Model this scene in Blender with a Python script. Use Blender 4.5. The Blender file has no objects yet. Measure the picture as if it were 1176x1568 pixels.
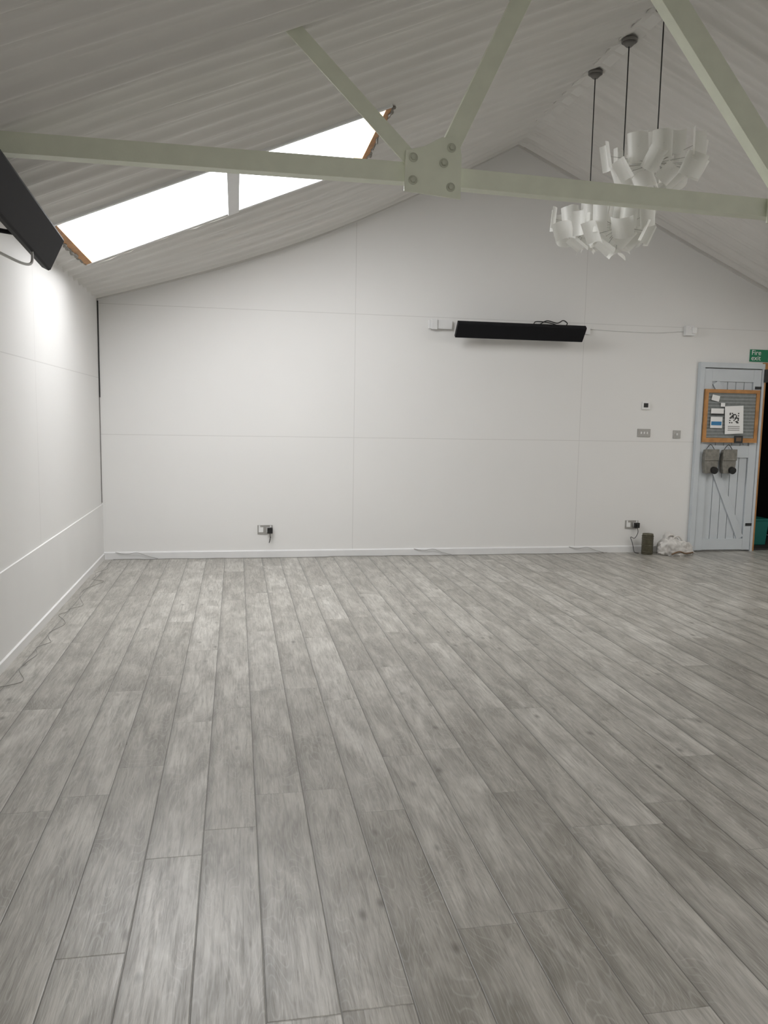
import bpy, bmesh, random
from math import *
from mathutils import Vector, Matrix, Euler, noise
random.seed(7)
XL,XR,D,YN=-1.269,6.80,7.98,-2.6
XA,ZA,ZE,ZER=2.763,4.153,2.487,2.36

# ------------------------------------------------------------ node helpers
class NT:
    def __init__(s,name):
        s.m=bpy.data.materials.new(name); s.m.use_nodes=True
        s.t=s.m.node_tree; s.b=s.t.nodes['Principled BSDF']; s.L=s.t.links
    def _in(s,sock,v):
        if isinstance(v,bpy.types.NodeSocket): s.L.new(v,sock)
        else: sock.default_value=v
    def math(s,op,a,b=0.0,c=None):
        n=s.t.nodes.new('ShaderNodeMath'); n.operation=op
        s._in(n.inputs[0],a); s._in(n.inputs[1],b)
        if c is not None: s._in(n.inputs[2],c)
        return n.outputs[0]
    def coord(s,which='Object'):
        n=s.t.nodes.new('ShaderNodeTexCoord'); return n.outputs[which]
    def sep(s,v):
        n=s.t.nodes.new('ShaderNodeSeparateXYZ'); s.L.new(v,n.inputs[0]); return n.outputs
    def comb(s,x,y,z=0.0):
        n=s.t.nodes.new('ShaderNodeCombineXYZ')
        for i,v in enumerate((x,y,z)): s._in(n.inputs[i],v)
        return n.outputs[0]
    def noise(s,vec,scale,detail=3,rough=.5,dist=0):
        n=s.t.nodes.new('ShaderNodeTexNoise')
        s.L.new(vec,n.inputs['Vector']); n.inputs['Scale'].default_value=scale
        n.inputs['Detail'].default_value=detail; n.inputs['Roughness'].default_value=rough
        n.inputs['Distortion'].default_value=dist
        return n.outputs['Fac']
    def white(s,vec):
        n=s.t.nodes.new('ShaderNodeTexWhiteNoise'); n.noise_dimensions='3D'
        s.L.new(vec,n.inputs['Vector']); return n.outputs['Value']
    def ramp(s,fac,stops):
        n=s.t.nodes.new('ShaderNodeValToRGB'); s._in(n.inputs[0],fac)
        e=n.color_ramp.elements
        while len(e)<len(stops): e.new(.5)
        for i,(p,c) in enumerate(stops):
            e[i].position=p; e[i].color=(c,c,c,1) if isinstance(c,(int,float)) else (*c,1)
        return n.outputs[0]
    def mix(s,fac,a,b,mode='MIX'):
        n=s.t.nodes.new('ShaderNodeMix'); n.data_type='RGBA'; n.blend_type=mode
        s._in(n.inputs[0],fac)
        for i,v in ((6,a),(7,b)):
            if isinstance(v,tuple) and len(v)==3: v=(*v,1)
            s._in(n.inputs[i],v)
        return n.outputs[2]
    def bump(s,h,strength=.3,dist=.01):
        n=s.t.nodes.new('ShaderNodeBump'); n.inputs['Strength'].default_value=strength
        n.inputs['Distance'].default_value=dist; s.L.new(h,n.inputs['Height'])
        s.L.new(n.outputs[0],s.b.inputs['Normal'])
    def set(s,**k):
        for a,v in k.items():
            a=a.replace('_',' ')
            if isinstance(v,tuple) and len(v)==3: v=(*v,1)
            s._in(s.b.inputs[a],v)
        return s.m

def simple(name,col,rough=.6,metal=0,var=.06,scale=8,bump=0,spec=.5):
    n=NT(name); c=n.coord()
    f=n.noise(c,scale,2)
    dk=tuple(max(0,x*(1-var*2)) for x in col); lt=tuple(min(1,x*(1+var)) for x in col)
    n.set(Base_Color=n.mix(f,dk,lt),Roughness=rough,Metallic=metal)
    n.b.inputs['Specular IOR Level'].default_value=spec
    if bump: n.bump(n.noise(c,scale*12,2),bump,.005)
    return n.m

# ---- floor : grey washed laminate planks running in Y
def mat_floor():
    n=NT('grey_laminate_planks'); x,y,z=n.sep(n.coord())
    W,Lp=.178,1.15
    xs=n.math('DIVIDE',n.math('ADD',x,20*W-.065),W)
    row=n.math('FLOOR',xs); fx=n.math('FRACT',xs)
    off=n.white(n.comb(row,3.3,1.7))
    ys=n.math('ADD',n.math('DIVIDE',y,Lp),off)
    col=n.math('FLOOR',ys); fy=n.math('FRACT',ys)
    idv=n.white(n.comb(row,col,.5)); id2=n.white(n.comb(col,row,9.5))
    gx=n.math('ADD',x,n.math('MULTIPLY',idv,31.)); gy=n.math('ADD',y,n.math('MULTIPLY',id2,47.))
    patch=n.noise(n.comb(n.math('MULTIPLY',gx,11),n.math('MULTIPLY',gy,3.0)),1,3,.6,.5)
    grain=n.noise(n.comb(n.math('MULTIPLY',gx,80),n.math('MULTIPLY',gy,5)),1,4,.7,.6)
    fine=n.noise(n.comb(n.math('MULTIPLY',gx,240),n.math('MULTIPLY',gy,12)),1,2,.6)
    wv=n.noise(n.comb(n.math('MULTIPLY',gx,8),n.math('MULTIPLY',gy,1.3)),1,1,.4)
    rings=n.math('ABSOLUTE',n.math('SUBTRACT',n.math('FRACT',n.math('MULTIPLY',wv,34)),.5))
    base=n.ramp(idv,[(0,(.345,.330,.298)),(.5,(.405,.389,.355)),(1,(.480,.464,.430))])
    c=n.mix(n.ramp(patch,[(.34,0.),(.66,1.)]),n.mix(1.,base,(.68,.67,.645),'MULTIPLY'),n.mix(1.,base,(1.22,1.22,1.21),'MULTIPLY'))
    c=n.mix(n.ramp(grain,[(.34,.50),(.56,0.)]),c,(.17,.16,.138))
    c=n.mix(n.ramp(fine,[(.50,0.),(.72,.28)]),c,(.66,.65,.62))
    c=n.mix(n.ramp(rings,[(.0,.20),(.13,0.)]),c,(.66,.65,.63))
    v=n.t.nodes.new('ShaderNodeTexVoronoi'); v.inputs['Scale'].default_value=1
    n.L.new(n.comb(n.math('MULTIPLY',gx,8),n.math('MULTIPLY',gy,4)),v.inputs['Vector'])
    c=n.mix(n.ramp(v.outputs['Distance'],[(.03,.70),(.14,0.)]),c,(.11,.10,.085))
    ex=n.math('MULTIPLY',n.math('MINIMUM',fx,n.math('SUBTRACT',1.,fx)),W)
    exr=n.math('MULTIPLY',fx,W)
    ey=n.math('MULTIPLY',n.math('MINIMUM',fy,n.math('SUBTRACT',1.,fy)),Lp)
    e=n.math('MINIMUM',ex,ey)
    c=n.mix(n.ramp(n.math('MULTIPLY',exr,20),[(.03,.45),(.60,0.)]),c,(.15,.143,.126))  # shadow along one long edge of each plank, painted into the colour
    c=n.mix(n.ramp(n.math('MULTIPLY',ex,100),[(.10,.72),(.24,0.)]),c,(.075,.07,.06))
    c=n.mix(n.ramp(n.math('MULTIPLY',ey,100),[(.08,.35),(.20,0.)]),c,(.12,.115,.10))
    n.set(Base_Color=c,Roughness=n.ramp(grain,[(.3,.40),(.7,.27)]))
    n.b.inputs['Specular IOR Level'].default_value=.5
    h=n.math('ADD',n.math('MULTIPLY',grain,.5),n.ramp(n.math('MULTIPLY',e,100),[(.08,0.),(.3,1.)]))
    n.bump(h,.35,.003)
    return n.m

def mat_wall(name,axis,vs,hs,col=(.825,.818,.80)):
    n=NT(name); co=n.coord(); x,y,z=n.sep(co)
    h=x if axis=='x' else y
    c=n.mix(n.noise(co,1.3,3),tuple(v*.955 for v in col),col)
    m=None
    for s_,vals in ((h,vs),(z,hs)):
        for v in vals:
            d=n.math('ABSOLUTE',n.math('SUBTRACT',s_,v))
            d=n.math('LESS_THAN',d,.003)
            m=d if m is None else n.math('MAXIMUM',m,d)
    if m is not None:
        c=n.mix(n.math('MULTIPLY',m,.33),c,(.42,.41,.39))
    n.set(Base_Color=c,Roughness=.55)
    return n.m

M={}
M['floor']=mat_floor()
M['wall_back']=mat_wall('white_painted_board','x',[1.163,3.572],[1.203,2.418])
M['wall_side']=mat_wall('white_painted_board_side','y',[5.54,3.1,.66],[1.732])
M['plain']=simple('white_paint',(.815,.81,.795),.5,var=.02,scale=3)
M['ceil']=simple('ceiling_white_paint',(.73,.715,.685),.6,var=.04,scale=2)
M['trim']=simple('white_gloss_trim',(.78,.78,.775),.4,var=.03)
M['beam']=simple('pale_green_painted_steel',(.77,.80,.66),.42,var=.06,scale=10,bump=.08)
M['bolt']=simple('painted_bolt',(.54,.56,.45),.4,var=.1,scale=30)
M['black']=simple('matt_black_metal',(.008,.008,.010),.6,var=.1,spec=.2)
M['blackp']=simple('black_plastic',(.02,.02,.02),.35,var=.1)
M['steel']=simple('brushed_steel_plate',(.48,.47,.45),.35,metal=.7,var=.08,scale=40)
M['wood']=simple('varnished_pine',(.52,.25,.08),.5,var=.25,scale=14)
M['doorp']=simple('pale_grey_door_paint',(.60,.64,.67),.5,var=.04,scale=6)
M['cord']=simple('grey_cable',(.20,.19,.18),.6)
M['wcord']=simple('white_cable',(.62,.62,.60),.5)
M['fcord']=simple('clear_speaker_wire',(.36,.35,.33),.5)
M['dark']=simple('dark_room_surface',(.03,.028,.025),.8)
M['green']=simple('exit_sign_green',(.005,.20,.09),.4,var=.02)
M['white']=simple('white_print',(.85,.85,.84),.5,var=.01)
M['teal']=simple('teal_plastic',(.01,.16,.14),.5)
M['board']=simple('grey_notice_board',(.22,.235,.23),.7,var=.15,scale=40)
M['slat']=simple('grey_slat',(.33,.35,.35),.6,var=.1,scale=40)
M['blue']=simple('blue_print',(.03,.2,.42),.5)
M['pouch']=simple('grey_fabric_pouch',(.26,.25,.22),.85,var=.3,scale=25)
M['tin']=simple('tarnished_tin',(.14,.13,.09),.45,metal=.4,var=.25,scale=30)
M['bag']=simple('crumpled_white_plastic',(.68,.66,.63),.45,var=.12,scale=9,bump=.2)
M['brown']=simple('brown_cardboard',(.20,.13,.08),.8,var=.2)
M['insul']=simple('crumbling_filler',(.30,.28,.25),.9,var=.4,scale=60,bump=.5)

def mat_shade():
    n=NT('translucent_shade_plastic'); t=n.t
    out=[q for q in t.nodes if q.type=='OUTPUT_MATERIAL'][0]
    n.set(Base_Color=(.88,.88,.85),Roughness=.35)
    tr=t.nodes.new('ShaderNodeBsdfTranslucent'); tr.inputs[0].default_value=(.92,.92,.88,1)
    mx=t.nodes.new('ShaderNodeMixShader'); mx.inputs[0].default_value=.48
    n.L.new(n.b.outputs[0],mx.inputs[1]); n.L.new(tr.outputs[0],mx.inputs[2]); n.L.new(mx.outputs[0],out.inputs[0])
    return n.m
M['shade']=mat_shade()
def mat_glow(name,col,st):
    n=NT(name)
    n.set(Base_Color=(.8,.8,.8),Roughness=.3,Emission_Color=col)
    n.b.inputs['Emission Strength'].default_value=st
    return n.m
M['pane_0']=mat_glow('daylit_glazing_north',(.97,.98,1.0),10.5)
M['pane_1']=mat_glow('added_fill_glazing_rear',(1.0,.99,.98),3.4)  # unseen rear skylight, added to light the room
M['pane_2']=mat_glow('added_fill_glazing_south',(1.0,.98,.95),7.0)  # unseen skylight on the right slope, added as a light source
M['pane_3']=mat_glow('added_fill_glazing_south_rear',(1.0,.98,.95),1.5)  # unseen rear skylight on the right slope, added as weak fill
M['fill_pane']=mat_glow('added_fill_glazing',(1.0,.99,.98),.9)  # glowing pane added behind the camera as fill light

# ------------------------------------------------------------ mesh builder
class B:
    def __init__(s): s.v=[]; s.f=[]; s.mi=[]; s.mats=[]; s.sm=[]
    def _m(s,k):
        if k not in s.mats: s.mats.append(k)
        return s.mats.index(k)
    def add(s,vs,fs,mat,smooth=False,xf=None):
        o=len(s.v); i=s._m(mat)
        for p in vs:
            p=Vector(p)
            if xf is not None: p=xf@p
            s.v.append(p)
        for f in fs: s.f.append([o+a for a in f]); s.mi.append(i); s.sm.append(smooth)
    def box(s,c,d,mat,rot=None,xf=None):
        m=Matrix.Translation(c)
        if rot: m=m@Euler(rot).to_matrix().to_4x4()
        if xf is not None: m=xf@m
        x,y,z=[q/2 for q in d]
        vs=[(-x,-y,-z),(x,-y,-z),(x,y,-z),(-x,y,-z),(-x,-y,z),(x,-y,z),(x,y,z),(-x,y,z)]
        s.add(vs,[(3,2,1,0),(4,5,6,7),(0,1,5,4),(1,2,6,5),(2,3,7,6),(3,0,4,7)],mat,False,m)
    def bb(s,x0,x1,y0,y1,z0,z1,mat):
        s.box(((x0+x1)/2,(y0+y1)/2,(z0+z1)/2),(x1-x0,y1-y0,z1-z0),mat)
    def tube(s,pts,r,mat,n=8,caps=True):
        pts=[Vector(p) for p in pts]; vs=[]; fs=[]
        up=Vector((0,0,1)); prev=None
        rr=r if isinstance(r,(list,tuple)) else [r]*len(pts)
        for i,p in enumerate(pts):
            d=(pts[min(i+1,len(pts)-1)]-pts[max(i-1,0)]).normalized()
            if prev is None:
                a=d.cross(up)
                if a.length<.05: a=d.cross(Vector((1,0,0)))
            else: a=prev-d*prev.dot(d)
            a.normalize(); prev=a; b=d.cross(a)
            for k in range(n):
                t=2*pi*k/n; vs.append(p+(a*cos(t)+b*sin(t))*rr[i])
        for i in range(len(pts)-1):
            for k in range(n):
                fs.append((i*n+k,i*n+(k+1)%n,(i+1)*n+(k+1)%n,(i+1)*n+k))
        if caps: fs.append(tuple(range(n-1,-1,-1))); fs.append(tuple((len(pts)-1)*n+k for k in range(n)))
        s.add(vs,fs,mat,True)
    def prism(s,prof,p0,p1,e1,e2,mat):
        p0,p1,e1,e2=map(Vector,(p0,p1,e1,e2)); n=len(prof)
        vs=[p0+e1*a+e2*b for a,b in prof]+[p1+e1*a+e2*b for a,b in prof]
        fs=[(i,(i+1)%n,n+(i+1)%n,n+i) for i in range(n)]
        fs+= [tuple(range(n-1,-1,-1)),tuple(range(n,2*n))]
        s.add(vs,fs,mat)
    def build(s,name,bevel=0,loc=None):
        me=bpy.data.meshes.new(name)
        loc=Vector(loc) if loc else Vector((0,0,0))
        me.from_pydata([tuple(v-loc) for v in s.v],[],s.f)
        for k in s.mats: me.materials.append(M[k])
        me.polygons.foreach_set('material_index',s.mi); me.polygons.foreach_set('use_smooth',s.sm)
        bm=bmesh.new(); bm.from_mesh(me); bmesh.ops.recalc_face_normals(bm,faces=bm.faces); bm.to_mesh(me); bm.free()
        ob=bpy.data.objects.new(name,me); ob.location=loc; bpy.context.collection.objects.link(ob)
        if bevel:
            md=ob.modifiers.new('bevel','BEVEL'); md.width=bevel; md.segments=2; md.limit_method='ANGLE'
        return ob
def smoothpts(ctrl,n=8):
    c=[Vector(p) for p in ctrl]; c=[c[0]]+c+[c[-1]]; out=[]
    for i in range(1,len(c)-2):
        for k in range(n):
            t=k/n; a,b,d,e=c[i-1],c[i],c[i+1],c[i+2]
            out.append(.5*((2*b)+(-a+d)*t+(2*a-5*b+4*d-e)*t*t+(-a+3*b-3*d+e)*t**3))
    out.append(c[-2]); return out

# ------------------------------------------------------------ roof shape
def roofz(x,y=0.):
    if x<=XA:
        t=(x-XL)/(XA-XL); z=ZE+(ZA-ZE)*t
        k=min(1,max(0,(y-6.55)/1.2)); k=k*k*(3-2*k)
        return z-.17*sin(pi*max(0,min(1,t)))*k
    t=(x-XA)/(XR-XA); return ZA+(ZER-ZA)*t

# ------------------------------------------------------------ room shell
b=B(); b.bb(XL-.2,XR+.2,YN-.2,D,-.1,0,'floor'); b.build('floor')
DX0,DX1,DZ=5.70,6.50,2.05      # open doorway
b=B()
xs=sorted(set([XL-.15,XL,XA,DX0,DX1,XR,XR+.15]+[XL+i*(XA-XL)/24 for i in range(1,24)]))
for a,c in zip(xs[:-1],xs[1:]):
    z0=DZ if a>=DX0-1e-6 and c<=DX1+1e-6 else 0
    za=roofz(a,D)+.03; zc=roofz(c,D)+.03
    vs=[(a,D,z0),(c,D,z0),(c,D,zc),(a,D,za),(a,D+.12,z0),(c,D+.12,z0),(c,D+.12,zc),(a,D+.12,za)]
    fs=[(0,1,2,3),(7,6,5,4),(4,5,1,0),(3,2,6,7)]
    if abs(a-DX0)<1e-6 or abs(a-DX1)<1e-6: fs.append((0,3,7,4))
    b.add(vs,fs,'wall_back')
b.build('wall_back')
b=B(); b.bb(XL-.15,XL,YN,D,0,ZE+.02,'wall_side'); b.build('wall_left')
b=B(); b.bb(XR,XR+.15,YN,D,0,ZER+.02,'plain'); b.build('wall_right')
b=B()
WX0,WX1,WZ0,WZ1=.6,4.9,.9,2.3
xs=sorted([XL-.15,XA,XR+.15,WX0,WX1])
for a,c in zip(xs[:-1],xs[1:]):
    segs=[(0,None)] if not(a>=WX0-1e-6 and c<=WX1+1e-6) else [(0,WZ0),(WZ1,None)]
    for z0,z1 in segs:
        za=z1 if z1 else roofz(a); zc=z1 if z1 else roofz(c)
        vs=[(a,YN,z0),(c,YN,z0),(c,YN,zc),(a,YN,za),(a,YN-.12,z0),(c,YN-.12,z0),(c,YN-.12,zc),(a,YN-.12,za)]
        b.add(vs,[(0,1,2,3),(7,6,5,4),(4,5,1,0),(3,2,6,7),(0,3,7,4),(1,2,6,5)],'plain')
b.build('wall_near')
b=B(); b.bb(WX0,WX1,YN-.09,YN-.07,WZ0,WZ1,'fill_pane')
for x in (WX0,WX0+1.43,WX0+2.87,WX1): b.bb(x-.03,x+.03,YN-.1,YN-.03,WZ0,WZ1,'trim')
for z in (WZ0,WZ1): b.bb(WX0,WX1,YN-.1,YN-.02,z-.03,z+.03,'trim')
b.build('window_1')  # window added behind the camera, its pane glows as fill

# skylight openings, first in view, other three added out of view for light  (x0,x1,y0,y1)
SK=[(-1.10,.96,5.30,6.54),(-1.10,.96,-.6,.9),(4.95,6.55,4.6,5.9),(4.95,6.55,.2,1.6)]
def inhole(x,y):
    return any(a-1e-4<x<c+1e-4 and d-1e-4<y<e+1e-4 for a,c,d,e in SK)
PER=.20
hs=[random.uniform(.65,1.15) for _ in range(200)]
def corr(y):
    # wide shallow pan + narrow rib, with a smaller rib between
    q=(y+5)/PER; k=int(q); f=q-k
    g=lambda c,w: exp(-((f-c)/w)**2)
    return -.038*hs[k]*g(.5,.14) -.014*hs[(k*7)%199]*(g(.0,.08)+g(1.,.08)) 
def ceiling():
    b=B()
    X=set([XL-.02,XA,XR+.02]); 
    for a,c,_,_ in SK: X|={a,c}
    X|={XL+i*(XA-XL)/30 for i in range(1,30)}|{XA+i*(XR-XA)/20 for i in range(1,20)}
    X=sorted(X); X=[x for i,x in enumerate(X) if i==0 or x-X[i-1]>1e-3]
    Y=set([YN-.1,D+.02])
    for _,_,d,e in SK: Y|={d,e}
    y=YN
    while y<D: Y.add(round(y,4)); y+=PER/16
    Y=sorted(Y); Y=[y for i,y in enumerate(Y) if i==0 or y-Y[i-1]>5e-4]
    nx=len(X); vs=[]
    for y in Y:
        for x in X:
            wob=.006*noise.noise(Vector((x*1.3,y*2.,0)))
            vs.append((x,y,roofz(x,y)+corr(y+.018*noise.noise(Vector((x*.8,y*3,5))))+wob))
    fs=[]
    for j in range(len(Y)-1):
        for i in range(nx-1):
            if inhole((X[i]+X[i+1])/2,(Y[j]+Y[j+1])/2): continue
            fs.append((j*nx+i,j*nx+i+1,(j+1)*nx+i+1,(j+1)*nx+i))
    b.add(vs,fs,'ceil',True)
    return b.build('ceiling')
ceiling()
for k,(x0,x1,y0,y1) in enumerate(SK):
    b=B()
    def P(x,y,h):
        z=roofz(x,0); s=(ZA-ZE)/(XA-XL) if x<XA else (ZER-ZA)/(XR-XA)
        n=Vector((-s,0,1)).normalized(); return Vector((x,y,z))+n*h
    H=.045
    def quadbox(x0,x1,y0,y1,h0,h1,mat):
        vs=[P(x0,y0,h0),P(x1,y0,h0),P(x1,y1,h0),P(x0,y1,h0),P(x0,y0,h1),P(x1,y0,h1),P(x1,y1,h1),P(x0,y1,h1)]
        b.add(vs,[(3,2,1,0),(4,5,6,7),(0,1,5,4),(1,2,6,5),(2,3,7,6),(3,0,4,7)],mat)
    quadbox(x0,x1,y0,y1,H,H+.02,'pane_%d'%k)
    quadbox(x0-.03,x0+.020,y0,y1,-.035,H,'wood')
    quadbox(x1-.020,x1+.03,y0,y1,-.035,H,'wood')
    quadbox(x0-.02,x1+.02,y0-.02,y0+.012,-.035,H,'trim')
    quadbox(x0-.02,x1+.02,y1-.012,y1+.03,-.035,H,'trim')
    xm=(x0+x1)/2+.04
    quadbox(xm-.04,xm+.04,y0+.012,y1-.012,-.05,H,'trim')
    for (xa,ya),(xb,yb) in (((x0-.03,y0),(x0-.03,y1)),((x1+.03,y1),(x1+.03,y0)),((x0,y1+.03),(x1,y1+.03))):
        pts=[]
        for i in range(30):
            t=i/29; p=P(xa+(xb-xa)*t,ya+(yb-ya)*t,-.034)
            pts.append(p+Vector([random.uniform(-.010,.010) for _ in range(3)]))
        s=.6 if ya==yb else 1.3
        b.tube(pts,[random.uniform(.003,.012)*s for _ in pts],'insul' if ya!=yb else 'ceil',6)
    b.build('window_%d'%(k+2))  # only the first skylight is in view, the rest are added light

# ------------------------------------------------------------ trims
b=B(); b.prism([(0,0),(.018,0),(.018,.062),(.006,.072),(0,.072)],(XL+.012,D,0),(4.895,D,0),(0,-1,0),(0,0,1),'trim'); b.build('baseboard_back')
b=B(); b.prism([(0,0),(.020,0),(.020,.055),(.009,.060),(.009,.533),(.0,.535)],(XL,YN,0),(XL,D,0),(1,0,0),(0,0,1),'plain'); b.build('baseboard_left')
b=B(); b.bb(XR-.018,XR,YN,D,0,.08,'trim'); b.build('baseboard_right')
b=B(); b.prism([(0,0),(.011,0),(.008,.010),(0,.010)],(XL+.001,D-.001,1.55),(XL+.001,D-.001,2.44),(1,0,0),(0,-1,0),'blackp')
b.prism([(0,0),(.006,0),(.005,.006),(0,.006)],(XL+.001,D-.001,.55),(XL+.001,D-.001,1.55),(1,0,0),(0,-1,0),'cord'); b.build('corner_gap_shade')  # dark strips stand in for the shade in the corner gap
b=B()
for (xa,xb) in ((XL+.01,XA),(XA,XR)):
    n=18
    for i in range(n):
        x0=xa+(xb-xa)*i/n; x1=xa+(xb-xa)*(i+1)/n
        b.prism([(0,-.035),(.012,-.035),(.012,.03),(0,.03)],(x0,D,roofz(x0,D)-.005),(x1,D,roofz(x1,D)-.005),(0,-1,0),(0,0,1),'ceil')
b.build('trim_2')
b=B(); b.prism([(-.07,-.045),(0,-.018),(.07,-.045),(.07,-.035),(0,-.005),(-.07,-.035)],(XA,YN,ZA),(XA,D,ZA),(1,0,0),(0,0,1),'ceil'); b.build('trim_3')

# ------------------------------------------------------------ roof truss
YT=3.79
b=B()
def angle(p0,p1,w=.09,d=.07,t=.009,flip=1,side=1,yoff=0):
    p0=Vector((p0[0],YT+yoff,p0[1])); p1=Vector((p1[0],YT+yoff,p1[1]))
    dr=(p1-p0).normalized(); e1=Vector((0,1,0)); e2=Vector((-dr.z,0,dr.x))*flip
    pr=[(0,-w/2),(side*t,-w/2),(side*t,w/2-t),(side*d,w/2-t),(side*d,w/2),(0,w/2)]
    b.prism(pr,p0,p1,e1,e2,'beam')
ZT=2.545; ZC=2.50
angle((XL+.0,ZT),(.78,ZT),w=.088,flip=-1)
angle((1.03,ZT-.008),(XA,ZC),w=.088,flip=-1)
angle((XA,ZC),(2*XA-1.03,ZT-.008),w=.088,flip=-1)
angle((2*XA-.78,ZT),(XR,ZT),w=.088,flip=-1)
for sgn in (1,-1):
    mx=lambda x: x if sgn==1 else 2*XA-x
    for (xa,za,xb,zb,w,fl,yo) in ((.24,3.13,.80,2.60,.07,1,-.012),(1.42,3.58,.965,2.62,.085,-1,-.012),(1.79,3.76,2.81,2.56,.115,-1 if sgn==1 else 1,-.012)):
        angle((mx(xa),za),(mx(xb),zb),w=w,d=.07,flip=fl*sgn if xa<1.5 else fl,side=1,yoff=yo)
    gx=mx(.90); y0=YT-.024
    prof=[(-.135,-.105),(.135,-.125),(.135,.0),(.135,.07),(.12,.14),(.04,.145),(-.04,.10),(-.13,.075)]
    prof=[(a*sgn,c) for a,c in prof]
    b.prism(prof,(gx,y0,ZT+.01),(gx,y0-.012,ZT+.01),(1,0,0),(0,0,1),'beam')
    for (u,v) in ((-.095,.045),(-.095,-.055),(.085,.10),(.05,.03),(.085,-.075)):
        c=Vector((gx+u*sgn,y0-.012,ZT+.01+v))
        b.tube([c,c-Vector((0,.004,0))],.021,'bolt',16)
        b.tube([c,c-Vector((0,.016,0))],.0135,'bolt',6)
b.prism([(-.13,-.08),(.13,-.08),(.13,.06),(.05,.13),(-.05,.13),(-.13,.06)],(XA,YT-.024,ZC),(XA,YT-.036,ZC),(1,0,0),(0,0,1),'beam')
b.build('roof_truss',.0015)

# ------------------------------------------------------------ pendant lamps
def lamp(y,zc,R,hh,seed):
    rnd=random.Random(seed); b=B()
    top=roofz(XA,y)-.04
    b.tube([(XA,y,top),(XA,y,top-.02)],.055,'cord',20)
    b.tube([(XA,y,top-.02),(XA,y,top-.05)],[.05,.02],'cord',20)
    b.tube([(XA,y,top-.05),(XA,y,zc+.10)],.0045,'blackp',8)
    b.tube([(XA,y,zc+.13),(XA,y,zc+.04)],.022,'white',16)
    b.tube([(XA,y,zc+.05),(XA,y,zc+.02),(XA,y,zc-.02),(XA,y,zc-.045)],[.015,.032,.03,.008],'white',16)
    C=Vector((XA,y,zc))
    # tiers of curled sheets, upright above, leaning outwards below
    rings=[(.62,6,.52,.15,.17,-.10),(.30,9,.92,.16,.18,.05),(-.40,8,.86,.20,.15,.55),(-.85,5,.45,.20,.13,.95)]
    for el,n,rad,sw,sh,lean in rings:
        for k in range(n):
            az=2*pi*(k+rnd.uniform(-.13,.13))/n+el*3
            rr=R*rad*rnd.uniform(.86,1.02); zz=hh*el*rnd.uniform(.8,1.15)
            p=C+Vector((cos(az)*rr,sin(az)*rr,zz))
            b.tube([C+Vector((0,0,.01)),p],.0018,'steel',5)
            rad_=Vector((cos(az),sin(az),0)); tang=Vector((-sin(az),cos(az),0))
            yawj=rnd.uniform(-.7,.7)
            rad2=rad_*cos(yawj)+tang*sin(yawj); tang2=-rad_*sin(yawj)+tang*cos(yawj)
            le=lean+rnd.uniform(-.15,.15)
            up=Vector((0,0,1))*cos(le)+rad2*sin(le); out=rad2*cos(le)-Vector((0,0,1))*sin(le)
            roll=rnd.uniform(-.15,.15)
            a1=tang2*cos(roll)+up*sin(roll); a2=-tang2*sin(roll)+up*cos(roll)
            w=sw*rnd.uniform(.9,1.08); hgt=sh*rnd.uniform(.9,1.08); arc=rnd.uniform(1.7,3.0)*(1 if k%3 else -1)
            NS,NH=15,2; vs=[]; rc=w/abs(arc)
            sg=1 if arc>0 else -1
            for i in range(NS):
                t=(i/(NS-1)-.5)*arc
                for j in range(NH):
                    v=(j/(NH-1)-.5)*hgt
                    vs.append(p+a1*(sin(t)*rc)+out*((cos(t)-1)*rc*sg)+a2*v)
            fs=[(i*NH+j,i*NH+j+1,(i+1)*NH+j+1,(i+1)*NH+j) for i in range(NS-1) for j in range(NH-1)]
            b.add(vs,fs,'shade',True)
    return b.build('pendant_lamp',loc=(XA,y,zc))
lamp(5.16,3.12,.34,.16,1)
lamp(5.64,2.81,.30,.14,2)
lamp(6.19,2.94,.31,.15,3)

# ------------------------------------------------------------ infrared heaters
b=B()
hx0,hx1=2.14,3.48; hy=D-.20; hz=2.285
w,t=.17,.045
prof=[(-w/2,-t/2+.008),(-w/2+.01,-t/2),(w/2-.01,-t/2),(w/2,-t/2+.008),(w/2,t/2),(-w/2,t/2)]
rx=radians(38)
e_w=Vector((0,-sin(rx),cos(rx))); e_t=Vector((0,cos(rx),sin(rx)))
b.prism(prof,(hx0,hy,hz),(hx1,hy,hz),e_w,e_t,'black')
for x in (hx0+.22,hx1-.22):
    b.tube([(x,hy+.02,hz+.0),(x,D-.04,hz+.03),(x,D-.013,hz+.03)],.010,'black',8)
    b.box((x,D-.007,hz+.03),(.06,.012,.10),'black')
b.box((2.02,D-.022,2.345),(.24,.04,.085),'trim'); b.box((1.955,D-.028,2.345),(.06,.05,.10),'trim')
b.box((3.60,D-.017,2.345),(.05,.03,.08),'trim')
cab=smoothpts([(3.05,D-.03,2.37),(3.13,D-.06,2.42),(3.24,D-.07,2.40),(3.31,D-.06,2.43),(3.36,D-.05,2.40),(3.30,D-.06,2.365),(3.18,D-.05,2.40),(3.02,D-.05,2.41),(2.98,D-.10,2.36)])
b.tube(cab,.006,'blackp',6)
b.build('infrared_heater',.002)
b=B()
y0,y1=3.22,4.60; c=Vector((-.945,0,2.24))
e_w=Vector((.43,0,.90)).normalized(); e_t=Vector((-.90,0,.43)).normalized()
w=.185; prof=[(-w/2,-t/2+.008),(-w/2+.01,-t/2),(w/2-.01,-t/2),(w/2,-t/2+.008),(w/2,t/2),(-w/2,t/2)]
b.prism(prof,c+Vector((0.02,y0,.09)),c+Vector((0,y1,0)),e_w,e_t,'black')
for y in (y0+.22,y1-.25):
    b.tube([(c.x-.0,y,c.z+.03),(XL+.06,y,c.z+.06),(XL+.013,y,c.z+.06)],.012,'black',8); b.box((XL+.008,y,c.z+.06),(.012,.06,.12),'black')
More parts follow.
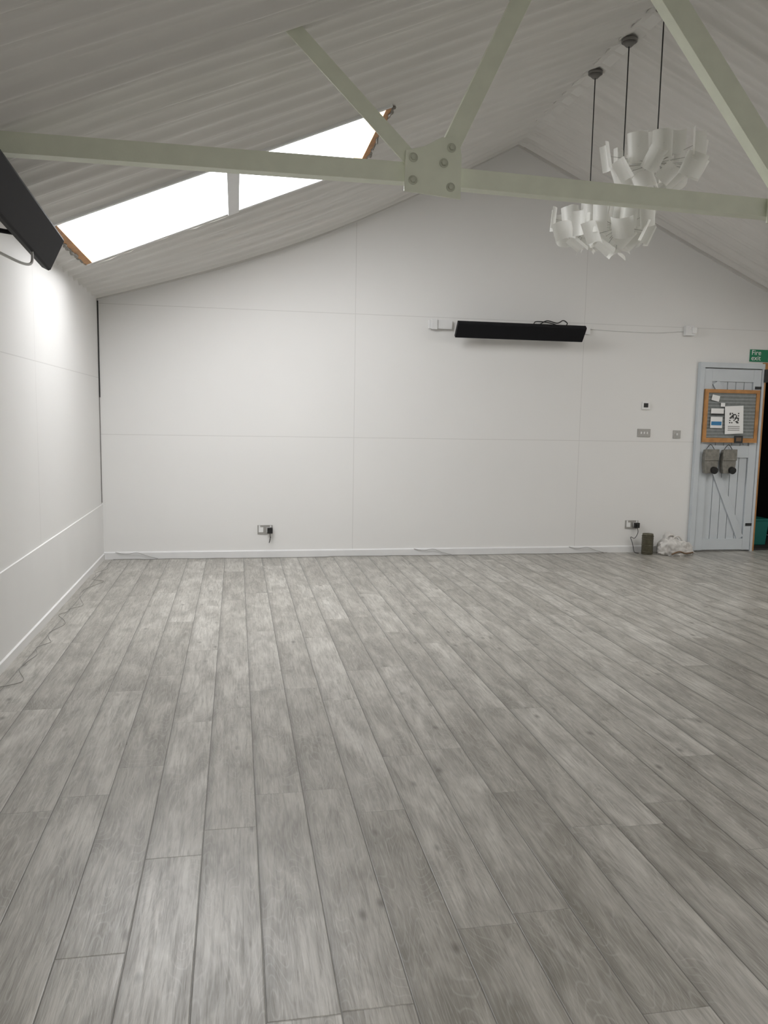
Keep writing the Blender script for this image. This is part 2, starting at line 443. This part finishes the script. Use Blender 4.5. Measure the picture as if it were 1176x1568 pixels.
b.tube(smoothpts([(c.x-.03,y1-.35,c.z-.02),(c.x-.02,y1-.42,c.z-.13),(c.x-.10,y1-.6,c.z-.12),(XL+.02,y1-.75,c.z-.02)]),.007,'wcord',8)
b.build('infrared_heater',.002)

# ------------------------------------------------------------ sockets, switches
def socket(x,z,cable):
    b=B(); y=D-.005
    b.box((x,y,z),(.148,.010,.088),'steel')
    b.box((x-.04,y-.006,z-.003),(.045,.004,.05),'white'); b.box((x+.04,y-.006,z-.003),(.045,.004,.05),'white')
    b.box((x-.055,y-.008,z+.032),(.014,.006,.018),'white'); b.box((x+.055,y-.008,z+.032),(.014,.006,.018),'white')
    b.box((x+.048,y-.025,z-.008),(.052,.036,.055),'blackp'); b.box((x+.048,y-.05,z-.012),(.03,.02,.03),'blackp')
    b.tube(smoothpts(cable),.0035,'blackp' ,6)
    b.build('wall_socket',.0015)
socket(.28,.28,[(.328,D-.045,.25),(.33,D-.05,.19),(.32,D-.04,.15),(.335,D-.035,.21)])
socket(4.22,.305,[(4.268,D-.045,.28),(4.27,D-.06,.22),(4.24,D-.05,.16),(4.20,D-.04,.17),(4.22,D-.05,.10),(4.24,D-.06,.012),(4.26,D-.12,.006)])
b=B(); b.box((4.31,D-.008,1.585),(.085,.016,.085),'white'); b.box((4.305,D-.018,1.588),(.05,.006,.045),'blackp'); b.build('thermostat',.002)
def switch(x,z,w,n):
    b=B(); b.box((x,D-.005,z),(w,.01,.085),'steel')
    for i in range(n):
        b.box((x+(i-(n-1)/2)*.035,D-.012,z),(.014,.008,.024),'white',rot=(.15,0,0))
    for s in (-1,1): b.tube([(x+s*(w/2-.012),D-.009,z),(x+s*(w/2-.012),D-.012,z)],.004,'steel',10)
    b.build('light_switch',.0015)
switch(4.305,1.295,.146,3); switch(4.69,1.285,.086,1)
b=B(); b.box((4.75,D-.025,2.385),(.10,.05,.105),'trim'); b.box((4.79,D-.045,2.385),(.05,.05,.06),'white'); b.tube([(4.75,D-.05,2.41),(4.75,D-.056,2.41)],.012,'white',12)
b.tube(smoothpts([(4.69,D-.006,2.375),(4.4,D-.005,2.35),(4.0,D-.005,2.35),(3.62,D-.006,2.36)]),.003,'wcord',6)
b.build('alarm_sensor',.003)

# ------------------------------------------------------------ door leaf with frame
b=B()
x0,x1=4.895,5.635
yF=D-.055
b.bb(x0,x0+.055,yF,D-.001,0,2.005,'doorp'); b.bb(x1,x1+.028,yF,D-.001,0,2.005,'doorp'); b.bb(x0,x1+.028,yF,D-.001,2.005,2.06,'doorp')
lx0,lx1=x0+.060,x1-.004
nb=5; ix0,ix1=lx0+.09,lx1-.09; bw=(ix1-ix0)/nb
for i in range(nb): b.bb(ix0+i*bw+.003,ix0+(i+1)*bw-.003,D-.026,D-.010,.02,1.99,'doorp')
b.bb(lx0+.01,lx1-.01,D-.014,D-.002,.02,1.99,'cord')
for z0,z1 in ((.02,.14),(1.04,1.17),(1.86,1.993)): b.bb(ix0,ix1,D-.044,D-.026,z0,z1,'doorp')
b.bb(lx0,ix0,D-.046,D-.015,.015,1.995,'doorp'); b.bb(ix1,lx1,D-.046,D-.015,.015,1.995,'doorp')
def brace(p,q):
    p,q=Vector((p[0],D-.042,p[1])),Vector((q[0],D-.042,q[1])); d=(q-p).normalized(); e=Vector((-d.z,0,d.x))
    b.prism([(-.04,0),(.04,0),(.04,.016),(-.04,.016)],p,q,e,(0,1,0),'doorp')
brace((ix0+.05,1.02),(ix1-.03,.15)); brace((ix0+.05,1.85),(ix1-.03,1.2))
b.box((lx0+.28,D-.050,1.70),(.05,.01,.04),'steel')
for z in (.3,1.80): b.box((lx1-.02,D-.050,z),(.10,.008,.03),'blackp')
b.build('door_1',.002)
b=B()
b.bb(DX0-.034,DX0,D-.03,D+.13,0,2.0,'wood'); b.bb(DX1,DX1+.035,D-.03,D+.13,0,2.0,'wood'); b.bb(DX0-.034,DX1+.035,D-.03,D+.13,2.0,2.075,'wood')
b.box((DX0-.03,D-.06,1.93),(.03,.05,.14),'blackp')
b.build('trim_4',.002)
b=B()
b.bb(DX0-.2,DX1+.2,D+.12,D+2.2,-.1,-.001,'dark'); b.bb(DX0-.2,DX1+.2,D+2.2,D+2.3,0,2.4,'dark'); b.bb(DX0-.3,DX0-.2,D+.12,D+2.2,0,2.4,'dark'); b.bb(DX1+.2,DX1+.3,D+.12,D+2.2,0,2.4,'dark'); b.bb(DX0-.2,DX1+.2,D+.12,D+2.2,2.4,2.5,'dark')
b.build('wall_corridor')
b=B(); b.prism([(-.14,0),(.14,0),(.17,.30),(-.17,.30)],(5.98,D+.35,.0),(5.98,D+.65,.0),(1,0,0),(0,0,1),'teal'); b.bb(5.80,6.16,D+.34,D+.66,.28,.31,'teal'); b.build('storage_tub',.01)

# notice board on door
b=B()
nx0,nx1,nz0,nz1=4.955,5.605,1.205,1.775; y=D-.0565
b.bb(nx0+.01,nx1-.01,y-.012,y,nz0+.01,nz1-.01,'board')
for i in range(13):
    z=nz0+.055+i*.037; b.bb(nx0+.04,nx1-.04,y-.016,y-.011,z,z+.010,'slat')
for a in ((nx0,nx0+.038,nz0,nz1),(nx1-.038,nx1,nz0,nz1)): b.bb(a[0],a[1],y-.024,y,a[2],a[3],'wood')
for a in ((nz0,nz0+.048),(nz1-.038,nz1)): b.bb(nx0+.038,nx1-.038,y-.023,y,a[0],a[1],'wood')
def paper(x0,x1,z0,z1,mat='white',rot=0,yo=0):
    b.box(((x0+x1)/2,y-.028-yo,(z0+z1)/2),(x1-x0,.003,z1-z0),mat,rot=(0,rot,0))
paper(5.20,5.42,1.30,1.60,rot=-.06)
for i in range(9):
    for j in range(9):
        if random.random()<.5: b.box((5.258+i*.0125,y-.031,1.42+j*.0125),(.0122,.003,.0122),'blackp')
for i in range(3): b.box((5.31,y-.031,1.34+i*.02),(.14,.003,.006),'cord')
paper(5.03,5.12,1.65,1.71,rot=.2); paper(5.03,5.18,1.50,1.57); paper(5.03,5.17,1.36,1.48); paper(5.04,5.16,1.39,1.43,'blue',yo=.003); paper(5.03,5.18,1.50,1.515,'blackp',yo=.003)
paper(5.14,5.19,1.59,1.63)
paper(5.33,5.43,1.20,1.28,'blackp'); paper(5.35,5.41,1.22,1.26,'brown',yo=.003)
b.build('notice_board')
# two hanging pouches on the door
b=B()
for cx in (5.06,5.275):
    y=D-.05
    prof=[(-.065,.0),(.065,.0),(.08,.10),(.08,.20),(.065,.255),(-.065,.255),(-.08,.20),(-.08,.10)]
    b.prism(prof,(cx,y,.87),(cx,y-.055,.87),(1,0,0),(0,0,1),'pouch')
    b.prism([(-.083,.14),(.083,.14),(.083,.262),(-.083,.262)],(cx,y-.056,.87),(cx,y-.064,.87),(1,0,0),(0,0,1),'pouch')
    b.tube([(cx+.03,y-.05,.91),(cx+.03,y-.09,.90)],.038,'blackp',18)
    b.tube(smoothpts([(cx-.06,y-.02,1.11),(cx,y-.02,1.18),(cx+.06,y-.02,1.11)]),.004,'blackp',6)
b.build('hanging_pouch',.008)

# fire exit sign with lettering
b=B()
sx,sz=5.50,2.085; y=D-.004
b.bb(sx,sx+.36,D-.009,D-.001,sz,sz+.13,'green')
par=b.build('fire_exit_sign')
for txt,zz in (('Fire',sz+.072),('exit',sz+.015)):
    cu=bpy.data.curves.new('lettering','FONT'); cu.body=txt; cu.size=.075; cu.extrude=.0005
    o=bpy.data.objects.new('lettering',cu); cu.materials.append(M['white']); bpy.context.collection.objects.link(o)
    o.location=(sx+.015,D-.0105,zz); o.rotation_euler=(pi/2,0,0); o.parent=par
b=B()
b.box((sx+.27,D-.012,sz+.065),(.10,.004,.10),'white')
b.box((sx+.27,D-.015,sz+.055),(.05,.003,.06),'green'); o=b.build('pictogram'); o.parent=par

# ------------------------------------------------------------ tin and bag
b=B()
cx,cy=4.345,7.84
b.tube([(cx,cy,0.0),(cx,cy,.004),(cx,cy,.19),(cx,cy,.195),(cx,cy,.20)],[.058,.06,.06,.063,.063],'tin',28)
for z in (.03,.10,.17): b.tube([(cx,cy,z-.003),(cx,cy,z+.003)],.0625,'tin',28)
b.tube([(cx,cy,.20),(cx,cy,.222),(cx,cy,.228)],[.058,.056,.02],'tin',28)
b.build('storage_tin')
b=B()
bm=bmesh.new(); bmesh.ops.create_icosphere(bm,subdivisions=5,radius=1)
vs=[];
for v in bm.verts:
    p=v.co.copy()
    n1=noise.noise(p*1.6+Vector((3,1,2)))*.30; n2=abs(noise.noise(p*4.2))*.30; n3=abs(noise.noise(p*9))*.10
    r=1+n1+n2-n3
    q=Vector((p.x*.175*r,p.y*.11*r,max(-.35,p.z)*.12*r))
    q.z+=.095*exp(-((p.x+.45)**2)*5)*max(0,p.z)
    q.z=q.z+.042
    vs.append((4.635+q.x,7.79+q.y,max(.001,q.z)))
fs=[[l.index for l in f.verts] for f in bm.faces]; bm.free()
b.add(vs,fs,'bag',True)
for (ax,az) in ((4.55,.18),(4.62,.165)):
    pts=smoothpts([(ax-.05,7.74,az-.02),(ax-.03,7.73,az+.03),(ax+.02,7.73,az+.04),(ax+.07,7.74,az-.01)])
    b.tube(pts,.009,'bag',6)
b.tube(smoothpts([(4.54,7.675,.02),(4.62,7.665,.05),(4.70,7.675,.03),(4.80,7.70,.035)]),.009,'brown',6)
b.build('carrier_bag')

# ------------------------------------------------------------ loose cables on the floor
b=B()
c=[]; y=7.82; i=0
while y>3.6:
    c.append((XL+.10+random.uniform(-.04,.045)+.025*sin(i*1.1),y,.003)); y-=random.uniform(.07,.20); i+=1
b.tube(smoothpts(c,6),.0016,'fcord',6)
b.build('extension_cable')
b=B(); c=[]; x=XL+.1
while x<4.1:
    c.append((x,D-.045+random.uniform(-.02,.012),.004)); x+=random.uniform(.08,.3)
b.tube(smoothpts(c,5),.003,'fcord',6)
for xx in (-.95,2.0,3.7):
    b.tube(smoothpts([(xx-.2,D-.022,.070),(xx-.1,D-.03,.05),(xx,D-.035,.065),(xx+.1,D-.03,.03),(xx+.2,D-.04,.005)]),.0025,'fcord',6)
b.build('speaker_cable')

# ------------------------------------------------------------ world, camera
w=bpy.data.worlds.new('overcast_sky'); bpy.context.scene.world=w; w.use_nodes=True
w.node_tree.nodes['Background'].inputs[0].default_value=(.85,.9,1,1); w.node_tree.nodes['Background'].inputs[1].default_value=.6
cd=bpy.data.cameras.new('camera'); cam=bpy.data.objects.new('camera',cd); bpy.context.collection.objects.link(cam)
yw,pt,rl=.1839,.1183,.0181
F=Vector((sin(yw)*cos(pt),cos(yw)*cos(pt),-sin(pt))); r=Vector((cos(yw),-sin(yw),0)); u=r.cross(F)
r2=r*cos(rl)+u*sin(rl); u2=-r*sin(rl)+u*cos(rl)
cam.matrix_world=Matrix(((r2.x,u2.x,-F.x,0),(r2.y,u2.y,-F.y,0),(r2.z,u2.z,-F.z,1.4142),(0,0,0,1)))
cd.sensor_fit='VERTICAL'; cd.sensor_height=36; cd.lens=1224.25/1568*36; cd.clip_start=.02
bpy.context.scene.camera=cam
bpy.context.scene.view_settings.view_transform='Standard'
